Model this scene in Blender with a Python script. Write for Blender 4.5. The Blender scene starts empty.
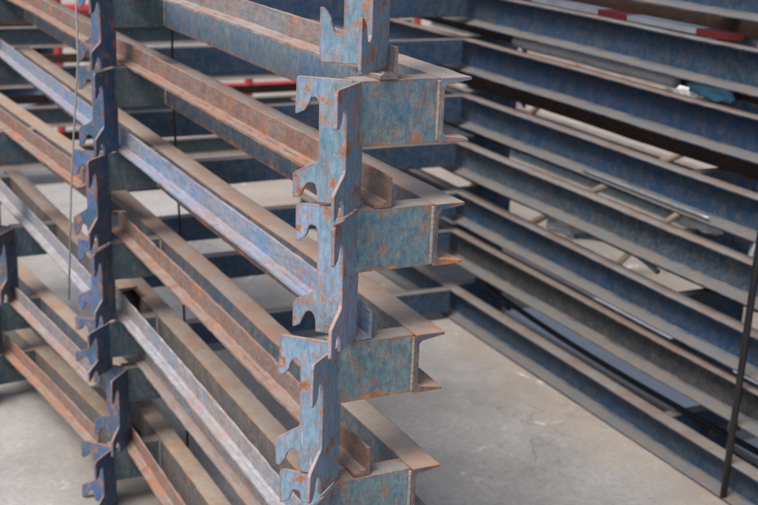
import bpy, bmesh, math, random
from mathutils import Vector, Matrix, noise
random.seed(7)
scn = bpy.context.scene
col = scn.collection
PI = math.pi

# ------------------------------------------------------------------ measured sizes (metres)
H, W, FL = 0.127, 0.173, 0.066          # channel depth, arm length, flange width
STN = (0.0, 1.788, 4.02)               # where the posts stand along the beams
FLOOR = -1.77

# ------------------------------------------------------------------ materials
def node(nt, typ, **kw):
    n = nt.nodes.new(typ)
    for k, v in kw.items():
        if k in n.inputs: n.inputs[k].default_value = v
        else: setattr(n, k, v)
    return n
def ramp(nt, fac, stops):
    r = nt.nodes.new('ShaderNodeValToRGB')
    el = r.color_ramp.elements
    while len(el) < len(stops): el.new(0.5)
    for e, (p, c) in zip(el, stops):
        e.position = p
        e.color = (c, c, c, 1) if isinstance(c, (int, float)) else (*c, 1)
    nt.links.new(fac, r.inputs[0])
    return r.outputs[0]
def mix(nt, fac, a, b, mode='MIX'):
    m = nt.nodes.new('ShaderNodeMix'); m.data_type = 'RGBA'; m.blend_type = mode
    for sock, v in ((m.inputs[0], fac), (m.inputs[6], a), (m.inputs[7], b)):
        if isinstance(v, (int, float)): sock.default_value = v
        elif isinstance(v, tuple): sock.default_value = (*v, 1)
        else: nt.links.new(v, sock)
    return m.outputs[2]
def mth(nt, op, a, b=None, clamp=False):
    m = nt.nodes.new('ShaderNodeMath'); m.operation = op; m.use_clamp = clamp
    for s, v in ((m.inputs[0], a), (m.inputs[1], b)):
        if v is None: continue
        if isinstance(v, (int, float)): s.default_value = v
        else: nt.links.new(v, s)
    return m.outputs[0]
def coords(nt, scale=(1, 1, 1)):
    tc = nt.nodes.new('ShaderNodeTexCoord')
    oi = nt.nodes.new('ShaderNodeObjectInfo')
    mu = mth(nt, 'MULTIPLY', oi.outputs['Random'], 37.0)
    ad = nt.nodes.new('ShaderNodeVectorMath'); ad.operation = 'ADD'
    nt.links.new(tc.outputs['Object'], ad.inputs[0]); nt.links.new(mu, ad.inputs[1])
    sc = nt.nodes.new('ShaderNodeVectorMath'); sc.operation = 'MULTIPLY'
    nt.links.new(ad.outputs[0], sc.inputs[0]); sc.inputs[1].default_value = scale
    return sc.outputs[0], oi.outputs['Random']
def noi(nt, vec, scale, detail=4, rough=.6, dist=0):
    n = nt.nodes.new('ShaderNodeTexNoise')
    n.inputs['Scale'].default_value = scale; n.inputs['Detail'].default_value = detail
    n.inputs['Roughness'].default_value = rough; n.inputs['Distortion'].default_value = dist
    nt.links.new(vec, n.inputs['Vector'])
    return n.outputs['Fac']

def steel(name, paint_a, paint_b, faded, rust, dust, fade=.5, rustiness=.5, dusti=.8, edge=.005, rough=.6, run=.45, flow=(7, 7, 2.2), dcon=.5, lip=None, low=None, chips=0.0):
    """weathered painted steel: two paints, chalky fading, rust blooms, bare rusty arrises, dust lying on what faces up"""
    m = bpy.data.materials.new(name); m.use_nodes = True
    nt = m.node_tree; bs = nt.nodes['Principled BSDF']
    v, rnd = coords(nt)
    vs, _ = coords(nt, flow)
    c = mix(nt, ramp(nt, noi(nt, v, 4, 3), [(.38, 0), (.62, 1)]), paint_a, paint_b)
    # fine brushed/chalk mottling and vertical runs
    chalk = ramp(nt, noi(nt, v, 52, 9, .78, .35), [(.62 - .28 * fade, 0), (.80 - .2 * fade, 1)])
    c = mix(nt, mth(nt, 'MULTIPLY', chalk, .8), c, faded)
    sand = ramp(nt, noi(nt, v, 230, 5, .8), [(.49, 0), (.58, 1)])
    zone = ramp(nt, noi(nt, v, 19, 6, .7, .5), [(.46, 0), (.56, 1)])
    c = mix(nt, mth(nt, 'MULTIPLY', mth(nt, 'MULTIPLY', sand, zone), .8 * fade + .25), c, tuple(.6 * a + .4 * b for a, b in zip(dust, rust)))
    runs = ramp(nt, noi(nt, vs, 9, 8, .72), [(.5, 0), (.72, 1)])
    c = mix(nt, mth(nt, 'MULTIPLY', runs, run), c, tuple(.5 * (a + b) for a, b in zip(faded, rust)))
    dark = ramp(nt, noi(nt, vs, 16, 8, .75), [(.32, .55), (.58, 1.0)])
    c = mix(nt, 1.0, c, dark, 'MULTIPLY')
    # dust
    ge = nt.nodes.new('ShaderNodeNewGeometry')
    sp = nt.nodes.new('ShaderNodeSeparateXYZ'); nt.links.new(ge.outputs['True Normal'], sp.inputs[0])
    up = ramp(nt, sp.outputs[2], [(.45, 0), (.8, 1)])
    dn = ramp(nt, noi(nt, v, 40, 8, .8), [(.40, dcon), (.58, 1)])
    dcol = mix(nt, ramp(nt, noi(nt, v, 9, 4), [(.42, 0), (.62, 1)]), dust, tuple(.55 * a + .45 * b for a, b in zip(dust, rust)))
    if low:                                             # finer grey dust settles in the sheltered lower flange
        tl = nt.nodes.new('ShaderNodeTexCoord'); sl = nt.nodes.new('ShaderNodeSeparateXYZ'); nt.links.new(tl.outputs['Object'], sl.inputs[0])
        dcol = mix(nt, ramp(nt, mth(nt, 'MULTIPLY', sl.outputs[2], -10.0), [(.3, 0), (.6, 1)]), dcol, mix(nt, ramp(nt, noi(nt, v, 14, 8, .75), [(.4, 0), (.62, 1)]), low, tuple(.5 * q for q in TAN)))
    c = mix(nt, mth(nt, 'MULTIPLY', mth(nt, 'MULTIPLY', up, dn), dusti), c, dcol)
    if chips:
        cn = noi(nt, v, 30, 12, .72, .15)
        c = mix(nt, ramp(nt, cn, [(.70 - .12 * chips, 0), (.76 - .12 * chips, .85)]), c, (.36, .15, .055))
        c = mix(nt, ramp(nt, cn, [(.755 - .12 * chips, 0), (.775 - .12 * chips, .8)]), c, mix(nt, ramp(nt, noi(nt, v, 120, 4, .7), [(.4, 0), (.6, 1)]), (.10, .055, .035), (.22, .11, .06)))
        sv, _2 = coords(nt, (60, 60, 7)); sn = noi(nt, sv, 3.2, 3, .5)
        c = mix(nt, mth(nt, 'MULTIPLY', ramp(nt, sn, [(.70, 0), (.72, 1)]), .5), c, tuple(min(1, 1.25 * q) for q in faded))
    # rust: patches + arrises
    bev = nt.nodes.new('ShaderNodeBevel'); bev.samples = 6; bev.inputs['Radius'].default_value = edge
    dp = nt.nodes.new('ShaderNodeVectorMath'); dp.operation = 'DOT_PRODUCT'
    nt.links.new(bev.outputs[0], dp.inputs[0]); nt.links.new(ge.outputs['True Normal'], dp.inputs[1])
    ed = ramp(nt, dp.outputs['Value'], [(.84, 1), (.994, 0)])
    rn = noi(nt, v, 15, 10, .76, .25)
    p = ramp(nt, rn, [(.70 - .26 * rustiness, 0), (.78 - .2 * rustiness, 1)])
    fine = ramp(nt, noi(nt, v, 190, 4, .75), [(.38, .25), (.56, 1)])
    ep = mth(nt, 'MULTIPLY', ed, ramp(nt, noi(nt, v, 24, 7, .75), [(.46 - .22 * rustiness, 0), (.62 - .14 * rustiness, 1)]))
    rm = mth(nt, 'MAXIMUM', mth(nt, 'MULTIPLY', p, fine), ep, True)
    lm = 0.0
    if lip:                                             # rust creeping in from the lower and upper edge of the section
        tc = nt.nodes.new('ShaderNodeTexCoord'); so = nt.nodes.new('ShaderNodeSeparateXYZ'); nt.links.new(tc.outputs['Object'], so.inputs[0])
        wv = mth(nt, 'MULTIPLY', mth(nt, 'SUBTRACT', noi(nt, v, 26, 8, .75), .5), .075)
        zz = mth(nt, 'ADD', so.outputs[2], wv)
        lo = ramp(nt, mth(nt, 'MULTIPLY', mth(nt, 'ADD', zz, lip), 10), [(.02, 1), (.10, 0)])
        lm = mth(nt, 'MULTIPLY', lo, ramp(nt, noi(nt, v, 7, 5, .7), [(.42, .15), (.6, 1)]))
        rm = mth(nt, 'MAXIMUM', rm, lm, True)
    rc = mix(nt, ramp(nt, noi(nt, v, 45, 4), [(.35, 0), (.65, 1)]), tuple(.45 * x for x in rust), rust)
    rc = mix(nt, ramp(nt, noi(nt, v, 9, 3), [(.48, 0), (.62, .8)]), rc, (.50, .165, .03))
    if lip: rc = mix(nt, mth(nt, 'MULTIPLY', lm, .85), rc, mix(nt, ramp(nt, noi(nt, v, 60, 5, .7), [(.4, 0), (.6, 1)]), (.20, .065, .02), (.58, .21, .04)))
    c = mix(nt, mth(nt, 'MULTIPLY', rm, .9), c, rc)
    nt.links.new(c, bs.inputs['Base Color'])
    r = mth(nt, 'ADD', mth(nt, 'MULTIPLY', rm, .25), rough, True)
    nt.links.new(r, bs.inputs['Roughness'])
    bs.inputs['Specular IOR Level'].default_value = .35
    b = nt.nodes.new('ShaderNodeBump'); b.inputs['Strength'].default_value = .5; b.inputs['Distance'].default_value = .002
    hh = mth(nt, 'ADD', mth(nt, 'MULTIPLY', noi(nt, v, 130, 7, .75), .8), mth(nt, 'MULTIPLY', rm, .45))
    nt.links.new(hh, b.inputs['Height']); nt.links.new(b.outputs[0], bs.inputs['Normal'])
    return m

RUST = (.29, .095, .03)
TAN = (.315, .262, .215)
M = {}
AL = (8, 1.2, 8)
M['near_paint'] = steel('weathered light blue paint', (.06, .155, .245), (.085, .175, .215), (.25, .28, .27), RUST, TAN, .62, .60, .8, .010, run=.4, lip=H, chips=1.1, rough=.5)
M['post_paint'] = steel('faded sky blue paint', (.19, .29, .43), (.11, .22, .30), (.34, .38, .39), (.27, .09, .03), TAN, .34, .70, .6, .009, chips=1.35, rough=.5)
M['beam_paint'] = steel('blue painted channel', (.085, .17, .28), (.10, .18, .24), (.26, .28, .29), (.33, .12, .045), TAN, .55, .48, .97, .009, run=.45, dcon=.75, lip=H)
M['beam_dark'] = steel('dark blue painted channel', (.04, .075, .125), (.05, .08, .105), (.14, .155, .165), (.33, .13, .05), TAN, .45, .46, .97, .009, run=.4, dcon=.8, lip=H)
M['beam_brown'] = steel('dirt covered channel', (.075, .085, .10), (.10, .095, .09), (.18, .17, .16), (.26, .11, .05), TAN, .5, .5, .97, .009, run=.5, dcon=.8)
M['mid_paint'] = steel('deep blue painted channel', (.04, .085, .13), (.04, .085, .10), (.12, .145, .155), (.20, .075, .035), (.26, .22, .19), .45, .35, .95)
M['rail'] = steel('rusty guide rail', (.20, .155, .14), (.14, .17, .205), (.30, .29, .285), (.24, .085, .05), (.28, .25, .23), .55, .60, .85, .004, run=.2, flow=AL, dcon=.75)
M['rail_red'] = steel('red brown rusty rail', (.18, .10, .075), (.16, .125, .115), (.25, .23, .22), (.23, .075, .04), (.26, .215, .19), .5, .72, .8, .004, run=.3, flow=AL, dcon=.75)
M['rail_blue'] = steel('rail with blue paint left', (.10, .21, .37), (.17, .22, .28), (.31, .32, .34), (.36, .11, .045), (.31, .31, .33), .55, .58, .5, .004, run=.2, flow=AL)
M['rail_pale'] = steel('pale rail with blue flecks', (.20, .175, .165), (.13, .18, .26), (.35, .36, .38), (.22, .09, .05), (.34, .35, .37), .7, .5, .75, .004, run=.2, flow=AL)
M['rail_brown'] = steel('dark rusty rail', (.085, .045, .03), (.06, .04, .035), (.13, .10, .08), (.13, .05, .03), (.12, .08, .06), .4, .5, .8, run=.2, flow=AL)
M['post_dark'] = steel('deep blue post paint', (.04, .12, .28), (.045, .085, .14), (.13, .16, .18), (.18, .075, .035), TAN, .35, .6, .6, .008, chips=1.2, rough=.5)  # deeper blue paint for the posts other than the front one
M['yard_navy'] = steel('navy channel paint', (.013, .050, .120), (.018, .046, .080), (.07, .12, .165), (.15, .07, .035), (.195, .175, .16), .5, .16, .97, dcon=.85, run=.35, low=(.115, .122, .13))
M['yard_blue'] = steel('bluer channel paint', (.010, .040, .105), (.014, .038, .08), (.05, .09, .14), (.15, .07, .035), (.20, .16, .13), .3, .14, .97, dcon=.85, run=.3, low=(.115, .122, .13))
M['yard_worn'] = steel('chalky blue channel paint', (.02, .055, .10), (.022, .045, .07), (.12, .155, .19), (.16, .075, .04), (.21, .19, .175), .75, .2, .97, dcon=.8, run=.4, low=(.115, .122, .13))
M['yard_grey'] = steel('dull grey channel paint', (.03, .038, .05), (.028, .035, .04), (.10, .115, .125), (.13, .065, .04), (.17, .15, .135), .6, .25, .97, dcon=.8, run=.5, low=(.115, .122, .13))
M['weld'] = steel('weld bead', (.12, .22, .27), (.17, .25, .27), (.34, .36, .33), (.36, .17, .06), (.4, .35, .28), .6, .5, .3)

def plain(name, c, rough=.6, var=.25, scale=12, bump=.1, metal=0):
    m = bpy.data.materials.new(name); m.use_nodes = True
    nt = m.node_tree; bs = nt.nodes['Principled BSDF']
    v, _ = coords(nt)
    f = ramp(nt, noi(nt, v, scale, 5, .65), [(.3, 1 - var), (.7, 1.0)])
    nt.links.new(mix(nt, 1.0, c, f, 'MULTIPLY'), bs.inputs['Base Color'])
    bs.inputs['Roughness'].default_value = rough; bs.inputs['Metallic'].default_value = metal
    b = nt.nodes.new('ShaderNodeBump'); b.inputs['Strength'].default_value = bump; b.inputs['Distance'].default_value = .004
    nt.links.new(noi(nt, v, scale * 4, 5), b.inputs['Height']); nt.links.new(b.outputs[0], bs.inputs['Normal'])
    return m
M['black'] = plain('black rubber', (.012, .012, .014), .5)
M['white'] = plain('dirty white plastic', (.66, .69, .72), .5, .3)
M['red'] = plain('faded red paint', (.36, .03, .035), .5, .35)
M['sky'] = plain('light blue plastic', (.16, .45, .68), .4, .2)
M['grey'] = plain('galvanised steel', (.32, .34, .36), .45, .4, 20, .1, .5)
M['board'] = plain('pale fibre board', (.60, .60, .58), .75, .25)
M['bright'] = plain('white board', (.80, .80, .79), .7, .12)
M['hose'] = plain('pale blue hose', (.30, .42, .58), .4, .3)
M['wood'] = plain('grey timber', (.22, .17, .13), .8, .5)

def floor_mat():
    m = bpy.data.materials.new('yard concrete'); m.use_nodes = True
    nt = m.node_tree; bs = nt.nodes['Principled BSDF']
    tc = nt.nodes.new('ShaderNodeTexCoord'); v = tc.outputs['Object']
    c = mix(nt, ramp(nt, noi(nt, v, 1.6, 7, .65, .4), [(.34, 0), (.66, 1)]), (.26, .254, .248), (.40, .396, .39))
    c = mix(nt, ramp(nt, noi(nt, v, 7, 6, .7, .3), [(.46, 0), (.75, .7)]), c, (.43, .425, .415))
    c = mix(nt, ramp(nt, noi(nt, v, 45, 6, .75), [(.38, 0), (.66, .6)]), c, (.19, .18, .172))
    gr = ramp(nt, noi(nt, v, 170, 4, .85), [(.40, .72), (.58, 1.0)])
    c = mix(nt, 1.0, c, gr, 'MULTIPLY')
    vo = nt.nodes.new('ShaderNodeTexVoronoi'); vo.feature = 'DISTANCE_TO_EDGE'; vo.inputs['Scale'].default_value = .55
    wa = nt.nodes.new('ShaderNodeVectorMath'); wa.operation = 'ADD'; nn = nt.nodes.new('ShaderNodeTexNoise'); nn.inputs['Scale'].default_value = 2.5; nn.inputs['Detail'].default_value = 9
    nt.links.new(v, nn.inputs['Vector']); nt.links.new(v, wa.inputs[0]); nt.links.new(nn.outputs['Color'], wa.inputs[1]); nt.links.new(wa.outputs[0], vo.inputs['Vector'])
    c = mix(nt, ramp(nt, vo.outputs['Distance'], [(0, .55), (.0035, 0)]), c, (.11, .10, .095))
    # drip line of rust along the feet of the right-hand stack
    sp = nt.nodes.new('ShaderNodeSeparateXYZ'); nt.links.new(v, sp.inputs[0])
    x = mth(nt, 'ADD', sp.outputs[0], mth(nt, 'MULTIPLY', noi(nt, v, 2.2, 5, .6), .55))
    band = mth(nt, 'MULTIPLY', ramp(nt, mth(nt, 'MULTIPLY', x, .25), [(.455, 0), (.50, 1)]), ramp(nt, noi(nt, v, 5, 6, .7), [(.3, .2), (.65, .85)]))
    c = mix(nt, mth(nt, 'MULTIPLY', band, .75), c, (.25, .19, .14))
    sp2 = ramp(nt, noi(nt, v, 13, 3, .5), [(.70, 0), (.74, 1)])
    c = mix(nt, mth(nt, 'MULTIPLY', sp2, .6), c, (.12, .10, .085))
    # darker band of floor along the near stack
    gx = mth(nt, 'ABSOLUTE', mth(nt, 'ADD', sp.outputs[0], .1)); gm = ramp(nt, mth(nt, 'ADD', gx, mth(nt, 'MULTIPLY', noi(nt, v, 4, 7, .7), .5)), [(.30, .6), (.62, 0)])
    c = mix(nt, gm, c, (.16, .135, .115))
    # pale splashed lime patches
    wp = ramp(nt, noi(nt, v, 3.1, 9, .78, 1.2), [(.60, 0), (.66, .8)])
    c = mix(nt, wp, c, (.56, .56, .56))
    nt.links.new(c, bs.inputs['Base Color'])
    nt.links.new(ramp(nt, noi(nt, v, 3, 5), [(.3, .62), (.7, .9)]), bs.inputs['Roughness'])
    b = nt.nodes.new('ShaderNodeBump'); b.inputs['Strength'].default_value = .4; b.inputs['Distance'].default_value = .006
    nt.links.new(noi(nt, v, 38, 9, .75), b.inputs['Height']); nt.links.new(b.outputs[0], bs.inputs['Normal'])
    return m

# ------------------------------------------------------------------ mesh helpers
def link_mesh(name, bm, mat, parent=None, bevel=0.0):
    bmesh.ops.recalc_face_normals(bm, faces=bm.faces)
    me = bpy.data.meshes.new(name); bm.to_mesh(me); bm.free()
    me.materials.append(mat)
    o = bpy.data.objects.new(name, me); col.objects.link(o)
    if parent: o.parent = parent
    if bevel:
        b = o.modifiers.new('Bevel', 'BEVEL'); b.width = bevel; b.segments = 2
        b.limit_method = 'ANGLE'; b.angle_limit = math.radians(50)
    return o
def empty(name, loc=(0, 0, 0), label=None, cat=None, group=None):
    o = bpy.data.objects.new(name, None); col.objects.link(o); o.location = loc
    o.empty_display_size = .1
    tag(o, label, cat, group)
    return o
def tag(o, label=None, cat=None, group=None, kind=None):
    for k, v in (('label', label), ('category', cat), ('group', group), ('kind', kind)):
        if v: o[k] = v
    return o
def sweep(bm, prof, y0, y1, n, wob=0.0, seed=0, axis='Y', edge=0.0):
    """extrude a closed 2-D profile [(x,z)] along Y (or X, profile then (y,z)) in n steps with a slow wobble and ragged arrises"""
    rings = []
    for k in range(n + 1):
        t = y0 + (y1 - y0) * k / n
        dx = wob * noise.noise(Vector((t * 1.1, seed, 0))); dz = wob * noise.noise(Vector((t * 1.1, seed, 9)))
        ring = []
        for j, (a, c) in enumerate(prof):
            ea = edge * noise.noise(Vector((t * 17, seed + j * 3.1, 2))); ec = edge * noise.noise(Vector((t * 17, seed + j * 3.1, 5)))
            if k in (0, n): ea += edge * .6 * (random.random() - .5)
            p = (a + dx + ea, t, c + dz + ec) if axis == 'Y' else (t, a + dx + ea, c + dz + ec)
            ring.append(bm.verts.new(p))
        rings.append(ring)
    m = len(prof)
    for r0, r1 in zip(rings, rings[1:]):
        for j in range(m):
            bm.faces.new((r0[j], r0[(j + 1) % m], r1[(j + 1) % m], r1[j]))
    bm.faces.new(rings[0]); bm.faces.new(list(reversed(rings[-1])))
def channel_prof(h, fl, s=1, tw=.009, tf=.011):
    """rolled channel: web at 0, flanges towards s, tapering to a thin tip; top at 0, bottom at -h"""
    p = [(0, 0), (fl, 0), (fl, -tf * .55), (tw + .006, -tf * 1.25), (tw, -tf * 1.9),
         (tw, -h + tf * 1.9), (tw + .006, -h + tf * 1.25), (fl, -h + tf * .55), (fl, -h), (0, -h)]
    return [(s * a, c) for a, c in p]
def box(bm, x0, x1, y0, y1, z0, z1):
    vs = [bm.verts.new((x, y, z)) for x in (x0, x1) for y in (y0, y1) for z in (z0, z1)]
    for f in ((0, 1, 3, 2), (4, 6, 7, 5), (0, 4, 5, 1), (2, 3, 7, 6), (0, 2, 6, 4), (1, 5, 7, 3)):
        bm.faces.new([vs[i] for i in f])
def tube(bm, pts, r, n=8, closed=False):
    pts = [Vector(p) for p in pts]; rings = []
    up = Vector((0, 0, 1))
    for i, p in enumerate(pts):
        a = pts[max(i - 1, 0)]; b = pts[min(i + 1, len(pts) - 1)]
        d = (b - a).normalized()
        s = d.cross(up) if abs(d.dot(up)) < .98 else d.cross(Vector((1, 0, 0)))
        s.normalize(); u = s.cross(d)
        rings.append([bm.verts.new(p + r * (math.cos(2 * PI * k / n) * s + math.sin(2 * PI * k / n) * u)) for k in range(n)])
    for r0, r1 in zip(rings, rings[1:]):
        for k in range(n): bm.faces.new((r0[k], r0[(k + 1) % n], r1[(k + 1) % n], r1[k]))
    bm.faces.new(rings[0]); bm.faces.new(list(reversed(rings[-1])))
def smooth(o):
    for p in o.data.polygons: p.use_smooth = True
    return o

def hook_profile(h):
    """outline of one leg of a post (s out from the heel, v down): two downward hooks and a throat between"""
    k = h / .262
    up = [(.000, -.001), (.132, -.001), (.137, -.003), (.140, -.009), (.141, -.074), (.139, -.078), (.130, -.077), (.121, -.071), (.114, -.062),
          (.110, -.052), (.106, -.045), (.099, -.042), (.092, -.044), (.087, -.052)]
    lo = [(.086, -.166), (.089, -.173), (.141, -.199), (.145, -.205), (.146, -.252), (.144, -.256), (.136, -.255), (.127, -.249), (.120, -.240),
          (.116, -.230), (.112, -.222), (.105, -.218), (.097, -.219), (.091, -.225), (.088, -.235), (.087, -.259), (.000, -.259)]
    return [(s if s < .088 else .088 + (s - .088) * .88, v * k) for s, v in up + lo]
def post_mesh(bm, ax, ay, z, h, sx=1, sy=1, flip=False, seed=0, t=.0075):
    """V-section post: two hooked legs at 45 degrees from the heel at (ax, ay), opening towards -sx"""
    prof = hook_profile(h)
    if flip: prof = [(s, -h - v) for s, v in prof]
    rnd = random.Random(seed)
    for leg in (-1, 1):
        d = Vector((-sx * .7071, leg * .7071, 0))           # out along the leg
        n = Vector((-sx * .7071, -leg * .7071, 0))          # towards the inside of the V
        s0 = 0 if leg == -1 else t
        bend = (rnd.random() - .5) * .018
        fr, bk = [], []
        for s, v in prof:
            s = max(s, s0)
            w = bend * s / .14
            s += (rnd.random() - .5) * .003 if s > .09 else 0; v += (rnd.random() - .5) * .003 if s > .09 else 0
            p = Vector((ax, ay, z + v)) + d * s + n * w
            fr.append(bm.verts.new(p)); bk.append(bm.verts.new(p + n * t))
        bm.faces.new(fr); bm.faces.new(list(reversed(bk)))
        m = len(fr)
        for i in range(m): bm.faces.new((fr[i], bk[i], bk[(i + 1) % m], fr[(i + 1) % m]))
def bead(bm, x, y, z0, z1, r=.005, seed=0):
    n = 40
    pts = [(x + .0012 * noise.noise(Vector((i * .9, seed, 1))), y + .001 * noise.noise(Vector((i, seed, 4))), z0 + (z1 - z0) * i / n) for i in range(n + 1)]
    P = []
    rings = []
    for i, p in enumerate(pts):
        rr = r * (1 + .3 * noise.noise(Vector((i * .5, seed, 8))))
        rings.append([bm.verts.new((p[0] + rr * math.cos(a * PI / 3), p[1] + rr * math.sin(a * PI / 3), p[2])) for a in range(6)])
    for r0, r1 in zip(rings, rings[1:]):
        for k in range(6): bm.faces.new((r0[k], r0[(k + 1) % 6], r1[(k + 1) % 6], r1[k]))
    bm.faces.new(rings[0]); bm.faces.new(list(reversed(rings[-1])))

# ------------------------------------------------------------------ the near stack (beams run away from the camera)
ORD = ['top', 'second', 'third', 'fourth', 'fifth', 'sixth', 'seventh', 'lowest']
#        z      dx     post height  rail material   rail?
NEAR = [(.372, .048, .352, 'rail', True),
        (.000, .000, .248, 'rail', True),
        (-.250, .000, .268, 'rail_red', True),
        (-.520, -.030, .298, 'rail_blue', True),
        (-.820, -.024, .262, 'rail_red', True),
        (-1.090, -.040, .170, 'rail_pale', True),
        (-1.262, .018, .280, 'rail', True),
        (-1.545, -.038, -FLOOR - 1.545, 'rail_red', True)]
NEARLAB = ['topmost frame of the near stack, only its post with upward hooks in view',
           'highest whole frame of the near stack, blue channel end with orange rusty lower lip',
           'second whole frame down the near stack, brown rust flake on its front hook',
           'third whole frame down the near stack, blue and orange flaked rail, shifted to the left',
           'fourth whole frame down the near stack, its corner near the bottom of the picture',
           'fifth whole frame down the near stack, rail flecked with pale blue',
           'rusty near-stack frame directly below the rail with pale blue flecks',
           'lowest frame of the near stack, just above the concrete floor']
NEARLEN = [4.18, 4.18, 4.18, 4.18, 1.965, 1.965, 1.965, 1.965]
def near_frame(i):
    z, dx, ph, rmat, _ = NEAR[i]
    root = empty('stacking_frame', (dx, 0, z), NEARLAB[i], 'steel frame', 'frames of the near stack')
    y1 = NEARLEN[i]
    bm = bmesh.new(); sweep(bm, channel_prof(H, FL), -.006, y1 if i < 4 else 2.66, 90, .004, 10 + i, edge=.0016)
    link_mesh('side_beam', bm, M[('beam_paint', 'beam_paint', 'beam_dark', 'beam_dark', 'beam_dark', 'beam_brown', 'beam_dark', 'beam_brown')[i]], root, .0012)
    # rail: angle iron lying on the arms, leg up, with a thin wear strip on its ledge
    xo = -W + .042
    bm = bmesh.new()
    prof = [(xo, .001), (xo + .036, .001), (xo + .036, .062), (xo + .0285, .062), (xo + .0285, .0135), (xo + .017, .0125), (xo + .0155, .0095), (xo, .0085)]
    sweep(bm, prof, (.004, -.004, 0, .004)[i % 4], y1 - .02, 110, .005, 40 + i, edge=.0022)
    link_mesh('guide_rail', bm, M[rmat], root, .001)
    for k, y in enumerate(STN):
        if y > y1: continue
        a0 = -W - .004
        bm = bmesh.new()
        sweep(bm, [(y + a, c) for a, c in channel_prof(H - .0015, .052, 1)], a0, -.0012, 8, .001, i * 3 + k, 'X', .0012)
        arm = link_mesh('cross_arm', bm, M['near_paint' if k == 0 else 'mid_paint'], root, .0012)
        bm = bmesh.new(); bead(bm, -.003, y - .0015, -H + .004, -.004, .0042, i + k)
        smooth(link_mesh('weld_bead', bm, M['weld'], arm))
        bm = bmesh.new()
        post_mesh(bm, -W + .018, y + .012, -.0005 if i else .0, ph - .0015, 1, 1, flip=(i == 0), seed=i * 5 + k)
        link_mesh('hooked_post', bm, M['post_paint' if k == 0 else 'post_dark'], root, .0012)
    if i == 3:                                          # plain foot carrying the overhanging far end
        bm = bmesh.new(); box(bm, -.19, -.14, 4.0, 4.05, FLOOR - z, -.30); link_mesh('leg', bm, M['post_dark'], root, .002)
    return root
for i in range(len(NEAR)): near_frame(i)

# frames of the next rack along, sitting askew: (z, x, yaw in degrees, post height, rail)
MID = [(-.655, -.150, 3.6, .385, 'rail_red'), (-1.045, -.120, 1.6, .300, 'rail_pale'), (-1.350, -.135, 5.6, .222, 'rail'), (-1.575, -.145, 7.0, -FLOOR - 1.575, 'rail_red')]
MLAB = ['highest of the skewed frames left of the second post, long hooks below it', 'second of the skewed frames left of the second post, its rail pale grey',
        'third of the skewed frames left of the second post, brownish rail above the lowest', 'lowest skewed frame at the left, its rusty rail bordering the open concrete']
for i, (z, x, yaw_, ph, rm_) in enumerate(MID):
    root = empty('stacking_frame', (x, 1.985, z), MLAB[i], 'steel frame', 'skewed frames behind the second post')
    root.rotation_euler = (0, 0, math.radians(yaw_))
    bm = bmesh.new(); sweep(bm, channel_prof(H, FL), 0, 1.85, 50, .004, 110 + i, edge=.0016)
    link_mesh('side_beam', bm, M['beam_brown' if i % 2 else 'beam_dark'], root, .0012)
    xo = -W + .042; bm = bmesh.new()
    sweep(bm, [(xo, .001), (xo + .036, .001), (xo + .036, .062), (xo + .0285, .062), (xo + .0285, .0135), (xo + .017, .0125), (xo + .0155, .0095), (xo, .0085)], -.10, 1.82, 60, .005, 140 + i, edge=.0022)
    link_mesh('guide_rail', bm, M[rm_], root, .001)
    for k, y in ((1, .88), (2, 1.72)):
        bm = bmesh.new(); sweep(bm, [(y + a, c) for a, c in channel_prof(H - .0015, .052, 1)], -W - .004, -.0012, 6, .001, i * 3 + k, 'X')
        link_mesh('cross_arm', bm, M['mid_paint'], root, .0012)
        bm = bmesh.new(); post_mesh(bm, -W + .018, y + .012, -.0005, ph - .0015, 1, 1, seed=i * 5 + k + 60)
        link_mesh('hooked_post', bm, M['post_dark'], root, .0012)

# ------------------------------------------------------------------ the stack on the right (mirror image, long rungs at its far end)
KR = 1.083                              # this stack is built on a slightly larger section than the near one
def kx(x): return -1.177 + (x + 1.177) * KR
def ky(y): return -2.108 + (y + 2.108) * KR
def kz(z): return .384 + (z - .384) * KR
XR = kx(1.645); HR = .150
RZ = [kz(z) for z in (.105, -.120, -.322, -.568, -.775, -1.005, -1.180, -1.462)]
RST = (-.50, 1.40, 3.10)
RW = .20
def right_proto():
    root = empty('side_frame')
    bm = bmesh.new(); sweep(bm, channel_prof(HR, .067, -1), -.75, 5.1, 110, .006, 77, edge=.0018)
    link_mesh('side_beam', bm, M['yard_navy'], root, .0012)
    bm = bmesh.new(); x = RW - .05
    sweep(bm, [(x, .001), (x - .036, .001), (x - .036, .064), (x - .028, .064), (x - .028, .0095), (x, .0085)], -.72, 5.05, 90, .006, 61, edge=.002)
    link_mesh('guide_rail', bm, M['rail_brown'], root, .001)
    for k, y in enumerate(RST):
        bm = bmesh.new(); sweep(bm, [(y + a, c) for a, c in channel_prof(HR, .05)], .0012, RW, 6, .001, k, 'X')
        link_mesh('cross_arm', bm, M['yard_navy'], root, .0012)
    return root
def copy_tree(o, parent=None):
    c = o.copy(); col.objects.link(c); c.parent = parent
    for ch in o.children: copy_tree(ch, c)
    return c
RLAB = ['top frame of the right-hand stack, cut off by the upper right corner',
        'frame of the right-hand stack with the red and white board lying on it',
        'frame of the right-hand stack carrying the white tube, second navy beam from the upper right',
        'frame of the right-hand stack with a thin bright rod along its lower lip',
        'middle frame of the right-hand stack carrying the grey rag',
        'frame of the right-hand stack with the bent grey conduit lying above it',
        'second frame up from the floor in the right-hand stack, dull grey blue web',
        'bottom frame of the right-hand stack, lowest navy beam beside the open concrete']
rp = right_proto()
RF = []
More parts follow.
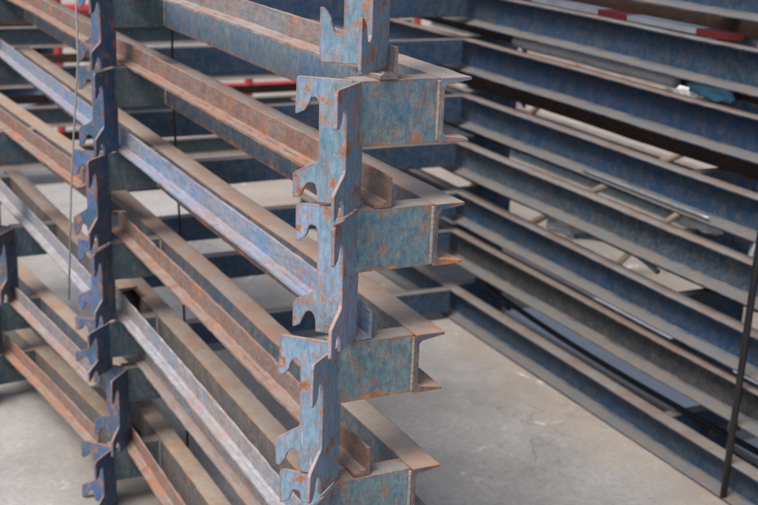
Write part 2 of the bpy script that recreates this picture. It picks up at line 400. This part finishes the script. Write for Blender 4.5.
for i, z in enumerate(RZ):
    o = rp if i == 0 else copy_tree(rp)
    o.location = (XR, .0, z)
    tag(o, RLAB[i], 'steel frame', 'frames of the right-hand stack')
    RF.append(o)
    o.rotation_euler = (0, 0, math.radians((.10, -.18, .12, -.10, .22, -.15, .30, 0)[i]))
    if i in (2, 4, 6):
        for ch in o.children:
            if ch.name.startswith('side_beam'):
                ch.material_slots[0].link = 'OBJECT'; ch.material_slots[0].material = M[('yard_blue', 'yard_worn', 'yard_grey')[i // 2 - 1]]
    nxt = RZ[i + 1] if i + 1 < len(RZ) else FLOOR
    if i == len(RZ) - 1:
        for ch in list(o.children):
            if ch.name.startswith('guide_rail'): bpy.data.objects.remove(ch)
    for k, y in enumerate(RST):
        bm = bmesh.new(); post_mesh(bm, RW - .018, y + .012, -.001, z - nxt - .003, -1, 1, seed=i * 7 + k)
        link_mesh('hooked_post', bm, M['post_dark'], o, .001)
    if i < len(RZ):
        x0 = .12 - XR
        bm = bmesh.new(); sweep(bm, [(3.04 + a, c) for a, c in channel_prof(.112, .055, 1)], x0, -.0685, 30, .006, 91 + i, 'X')
        link_mesh('rung', bm, M['yard_navy'], o, .0012)

# ------------------------------------------------------------------ stacks behind: one added beyond the right stack to darken its gaps, one across the far end
def back_frame(root, length, seed):
    bm = bmesh.new(); sweep(bm, channel_prof(.135, .062, -1), -length / 2, length / 2, 40, .006, seed)
    link_mesh('side_beam', bm, M['mid_paint'], root, .0012)
    bm = bmesh.new(); sweep(bm, [(.14, .001), (.10, .001), (.10, .064), (.108, .064), (.108, .0095), (.14, .0085)], -length / 2, length / 2, 40, .006, seed + 1)
    link_mesh('guide_rail', bm, M['rail_brown'], root)
    for y in (-length * .42, 0, length * .42):
        bm = bmesh.new(); sweep(bm, [(y + a, c) for a, c in channel_prof(.135, .05)], .0012, .18, 2, 0, 3, 'X')
        link_mesh('cross_arm', bm, M['mid_paint'], root)
        bm = bmesh.new(); post_mesh(bm, .165, y + .012, -.001, .262, -1, 1, seed=seed)
        link_mesh('hooked_post', bm, M['post_dark'], root)
b0 = empty('rear_frame'); back_frame(b0, 7.0, 5)
BN = ['top', 'second', 'third', 'fourth', 'fifth', 'sixth', 'lowest']
for k in range(7):
    o = b0 if k == 0 else copy_tree(b0)
    o.location = (3.75, 3.4, FLOOR + .265 * (7 - k))
    tag(o, BN[k] + ' frame of the added dim stack behind the right-hand stack', 'steel frame', 'frames of the added dim stack behind on the right')
for k in range(4):
    o = copy_tree(b0)
    o.rotation_euler = (0, 0, PI / 2)
    o.location = (-.2, 6.4 + .02 * math.sin(k * 1.7), FLOOR + .265 * (4 - k))
    tag(o, BN[k] + ' frame of the dark stack standing crosswise beyond the near stack', 'steel frame', 'frames of the crosswise stack at the back')

# ------------------------------------------------------------------ long odds and ends lying on the arms of the right stack
def on_level(i): return RZ[i] + .002
def lying(name, i, x0, x1, y0, y1, th, mat, label, cat, wob=.004, n=24, zoff=0.0):
    bm = bmesh.new(); z = on_level(i) + zoff
    sweep(bm, [(XR + x0, z), (XR + x1, z), (XR + x1, z + th), (XR + x0, z + th)], y0, y1, n, wob, x0 * 50, edge=.001)
    return tag(link_mesh(name, bm, mat, None, .002), label, cat)
# red and white barrier board in painted lengths
root = empty('barrier_board', (0, 0, 0), 'red and white striped board lying in the top of the right-hand stack', 'board')
ys = [ky(t) for t in (1.08, 1.24, 1.62, 1.80, 2.25, 2.45, 2.9, 3.3, 3.9)]
for k in range(len(ys) - 1):
    bm = bmesh.new()
    sweep(bm, [(XR + .014, on_level(1)), (XR + .085, on_level(1)), (XR + .085, on_level(1) + .02), (XR + .014, on_level(1) + .02)], ys[k], ys[k + 1] - .0005, 4)
    link_mesh('painted_band', bm, M['red' if k % 2 == 0 else 'white'], root)
def rod(name, pts, r, mat, label, cat, n=10, group=None):
    bm = bmesh.new(); tube(bm, pts, r, n)
    o = smooth(link_mesh(name, bm, mat)); return tag(o, label, cat, group)
rod('plastic_tube', [(XR + .045, ky(1.35 + .08 * k), on_level(2) + .024 + .002 * math.sin(k)) for k in range(14)], .024, M['white'],
    'white plastic tube lying on the second navy beam at the upper right', 'tube')
rod('steel_rod', [(XR - .056, ky(1.0 + .055 * k), RZ[3] - HR + .020) for k in range(14)], .005, M['grey'],
    'thin bright steel rod lying on the lower lip of a navy beam', 'rod')
rod('black_hose', [(XR + .05 - .01 * math.sin(k * .35), ky(2.6 - .13 * k), on_level(7) + .055 - .043 * math.sin(min(k, 20) / 20 * PI)) for k in range(26)], .013, M['black'],
    'black hose running above the lowest navy beam by the floor', 'hose')
rod('bent_conduit', [(XR + .035 + .02 * math.cos(a * .5), ky(1.35 + .05 * a), on_level(5) + .012 + .05 * math.sin(a * .32)) for a in range(11)], .011, M['grey'],
    'short bent grey conduit inside the right-hand stack', 'conduit')
def lump(name, loc, size, mat, label, cat, seed):
    bm = bmesh.new(); bmesh.ops.create_icosphere(bm, subdivisions=4, radius=1)
    for v in bm.verts:
        k = 1 + .45 * noise.noise(v.co * 1.4 + Vector((seed, 0, 0))) + .2 * noise.noise(v.co * 4 + Vector((seed, 3, 0)))
        v.co = Vector((v.co.x * size[0] * k, v.co.y * size[1] * k, max(v.co.z, -.55) * size[2] * k))
    o = smooth(link_mesh(name, bm, mat)); o.location = loc
    return tag(o, label, cat)
lump('plastic_bag', (XR + .05, ky(1.17), on_level(2) + .02), (.035, .11, .035), M['sky'], 'light blue plastic bag by the white tube', 'bag', 3)
lump('paper_bundle', (XR + .05, ky(1.95), on_level(5) + .022), (.035, .12, .04), M['white'], 'off-white paper bundle lying left of the bent conduit', 'paper', 8)
lump('cloth_rag', (XR + .05, ky(1.15), on_level(4) + .018), (.035, .10, .03), M['board'], 'pale grey rag lying on the middle frame of the right-hand stack', 'rag', 11)

# black bar leaning on the right stack
rod('black_bar', [Vector((kx(1.592), ky(.775), kz(-1.592))).lerp(Vector((kx(1.497), ky(.66), kz(-.70))), t) for t in (0, .25, .5, .75, 1, 1.3, 1.6)], .0125, M['black'],
    'black round bar leaning upright against the right-hand stack', 'bar', 14)

# ------------------------------------------------------------------ camera (solved from the photograph's vanishing points)
fpx, yaw, pit, rol = 1265.18, .4656, -.297, .0366
C = Vector((-1.1772, -2.108, .3842))
d = Vector((math.sin(yaw) * math.cos(pit), math.cos(yaw) * math.cos(pit), math.sin(pit)))
r = d.cross(Vector((0, 0, 1))).normalized(); u = r.cross(d)
r2 = math.cos(rol) * r + math.sin(rol) * u; u2 = -math.sin(rol) * r + math.cos(rol) * u
cam = bpy.data.cameras.new('camera'); co = bpy.data.objects.new('camera', cam); col.objects.link(co)
co.matrix_world = Matrix(((r2.x, u2.x, -d.x, C.x), (r2.y, u2.y, -d.y, C.y), (r2.z, u2.z, -d.z, C.z), (0, 0, 0, 1)))
cam.sensor_width = 36; cam.lens = fpx / 758 * 36; cam.clip_start = .05; cam.clip_end = 500
cam.dof.use_dof = True; cam.dof.focus_distance = 2.40; cam.dof.aperture_fstop = 5.6; cam.dof.aperture_blades = 7
scn.camera = co
def unproj(px, py, Y):
    w = d + (px - 379) / fpx * r2 - (py - 252.5) / fpx * u2
    return C + w * ((Y - C.y) / w.y)

# pale boards and oddments on the floor and on the lips of the dim stack behind
def slab(name, x0, x1, y0, y1, z, th, rot, mat, label, cat):
    bm = bmesh.new(); box(bm, -(x1 - x0) / 2, (x1 - x0) / 2, -(y1 - y0) / 2, (y1 - y0) / 2, 0, th)
    bmesh.ops.bevel(bm, geom=bm.edges[:], offset=th * .2, segments=2, affect='EDGES')
    o = link_mesh(name, bm, mat); o.location = ((x0 + x1) / 2, (y0 + y1) / 2, z); o.rotation_euler = (0, 0, rot)
    return tag(o, label, cat)
slab('packing_board', 2.10, 2.95, 1.60, 2.98, FLOOR + .004, .03, .02, M['bright'], 'long white board on the floor right behind the bottom navy beam', 'board')
slab('packing_board', 2.10, 2.9, .05, 1.32, FLOOR + .004, .03, -.03, M['board'], 'pale board on the floor close to the leaning black bar', 'board')
LIP = lambda k: FLOOR + .265 * k - .135 + .008
lump('paper_bundle', (3.70, 3.70, LIP(4) + .03), (.045, .15, .06), M['white'], 'off-white bundle on the dim stack behind the right-hand stack', 'bundle', 21)
lump('plastic_bag', (3.70, 2.55, LIP(5) + .03), (.045, .16, .06), M['board'], 'pale crumpled bag on the dim stack right of the off-white bundle', 'bag', 25)
for k, (a, b, rr, mt, lb) in enumerate([((2.95, 3.3), (3.63, 3.05, .62), .018, 'wood', 'grey brown pipe leaning on the dim stack, steepest of the leaning pipes'),
                                    ((2.9, 4.2), (3.65, 3.3, .75), .022, 'wood', 'timber pole leaning far over against the dim stack'),
                                    ((3.0, 5.0), (3.65, 4.7, .95), .020, 'rail_brown', 'rusty brown pipe leaning against the dim stack'),
                                    ((2.95, 2.3), (3.63, 2.75, .50), .016, 'grey', 'short grey pipe leaning against the dim stack near the white board')]):
    p0 = Vector((a[0], a[1], FLOOR + .02)); p1 = Vector((b[0], b[1], FLOOR + b[2])); e = p1 + (p1 - p0) * .12
    rod('leaning_pipe', [p0.lerp(p1, t) + Vector((0, .06 * math.sin(t * PI), 0)) for t in [q / 8 for q in range(9)]], rr, M[mt], lb, 'pipe', 10)
# thin binding wires
rod('binding_wire', [(.105, 2.05, .6), (.10, 2.05, .1), (.105, 2.06, -.4), (.125, 2.06, -.9), (.14, 2.05, -1.4), (.14, 2.05, FLOOR)], .0042, M['black'],
    'thin dark wire hanging down the far side of the near stack', 'wire', 6)
rod('binding_wire', [unproj(78, 60, 1.62) + Vector((0, 0, .5)), unproj(78, 60, 1.62), unproj(75, 110, 1.62), unproj(71, 190, 1.62), unproj(69, 300, 1.62)], .003, M['grey'],
    'thin grey wire hanging in front of the second row of posts', 'wire', 6)

# ------------------------------------------------------------------ things on the floor beyond
def ring(bm, prof, n=40):
    """lathe (radius, y) profile about the Y axis"""
    R = [[bm.verts.new((r_ * math.cos(2 * PI * k / n), y, r_ * math.sin(2 * PI * k / n))) for k in range(n)] for r_, y in prof]
    for a, b in zip(R, R[1:] + R[:1]):
        for k in range(n): bm.faces.new((a[k], a[(k + 1) % n], b[(k + 1) % n], b[k]))
root = empty('barrel', (.86, 9.0, FLOOR + .42), 'pale blue barrel lying with its dark open end this way behind the stacks', 'barrel')
bm = bmesh.new(); ring(bm, [(.36, 0), (.375, -.01), (.40, 0), (.40, .28), (.415, .30), (.40, .32), (.40, .62), (.415, .64), (.40, .66), (.40, .95), (.38, .96), (.38, .9), (.38, .04)])
smooth(link_mesh('shell', bm, M['hose'], root))
bm = bmesh.new(); ring(bm, [(.378, .88), (.001, .88), (.001, .90), (.378, .90)]); link_mesh('end_plate', bm, M['black'], root)
root = empty('barrier', (3.4, 8.0, FLOOR), 'long red steel barrier with white panels far behind the stacks', 'barrier')
for x in (-2.4, -.8, .8, 2.4):
    bm = bmesh.new(); tube(bm, [(x, 0, 0), (x, 0, .5), (x, 0, 1.08)], .035, 10); link_mesh('post', bm, M['red'], root)
for z in (.30, .98):
    bm = bmesh.new(); tube(bm, [(-2.4, 0, z), (0, 0, z), (2.4, 0, z)], .045, 10); link_mesh('rail', bm, M['red'], root)
for x in (-1.6, 0, 1.6):
    bm = bmesh.new(); box(bm, x - .62, x + .62, -.012, .012, .42, .86); link_mesh('panel', bm, M['white' if x else 'red'], root, .004)

# ground and air
bm = bmesh.new(); bmesh.ops.create_grid(bm, x_segments=2, y_segments=2, size=150)
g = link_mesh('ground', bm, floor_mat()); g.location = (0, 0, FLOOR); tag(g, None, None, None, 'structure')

world = bpy.data.worlds.new('World'); scn.world = world; world.use_nodes = True
nt = world.node_tree
sky = nt.nodes.new('ShaderNodeTexSky'); sky.sky_type = 'NISHITA'; sky.sun_disc = False
el, az = math.radians(56), math.radians(244)
sky.sun_elevation = el; sky.sun_rotation = az
sky.air_density = 1.0; sky.dust_density = 5; sky.ozone_density = 1.0
nt.links.new(sky.outputs[0], nt.nodes['Background'].inputs[0]); nt.nodes['Background'].inputs[1].default_value = .095
L = bpy.data.lights.new('sun', 'SUN'); L.energy = 2.3; L.angle = math.radians(26); L.color = (1, .965, .92)
lo = bpy.data.objects.new('sun', L); col.objects.link(lo)
sd = Vector((math.sin(az) * math.cos(el), math.cos(az) * math.cos(el), math.sin(el)))
lo.rotation_euler = sd.to_track_quat('Z', 'Y').to_euler(); lo.location = sd * 20
scn.view_settings.view_transform = 'Standard'; scn.view_settings.look = 'None'
scn.view_settings.exposure = 0.86; scn.view_settings.gamma = 1
scn.cycles.max_bounces = 6
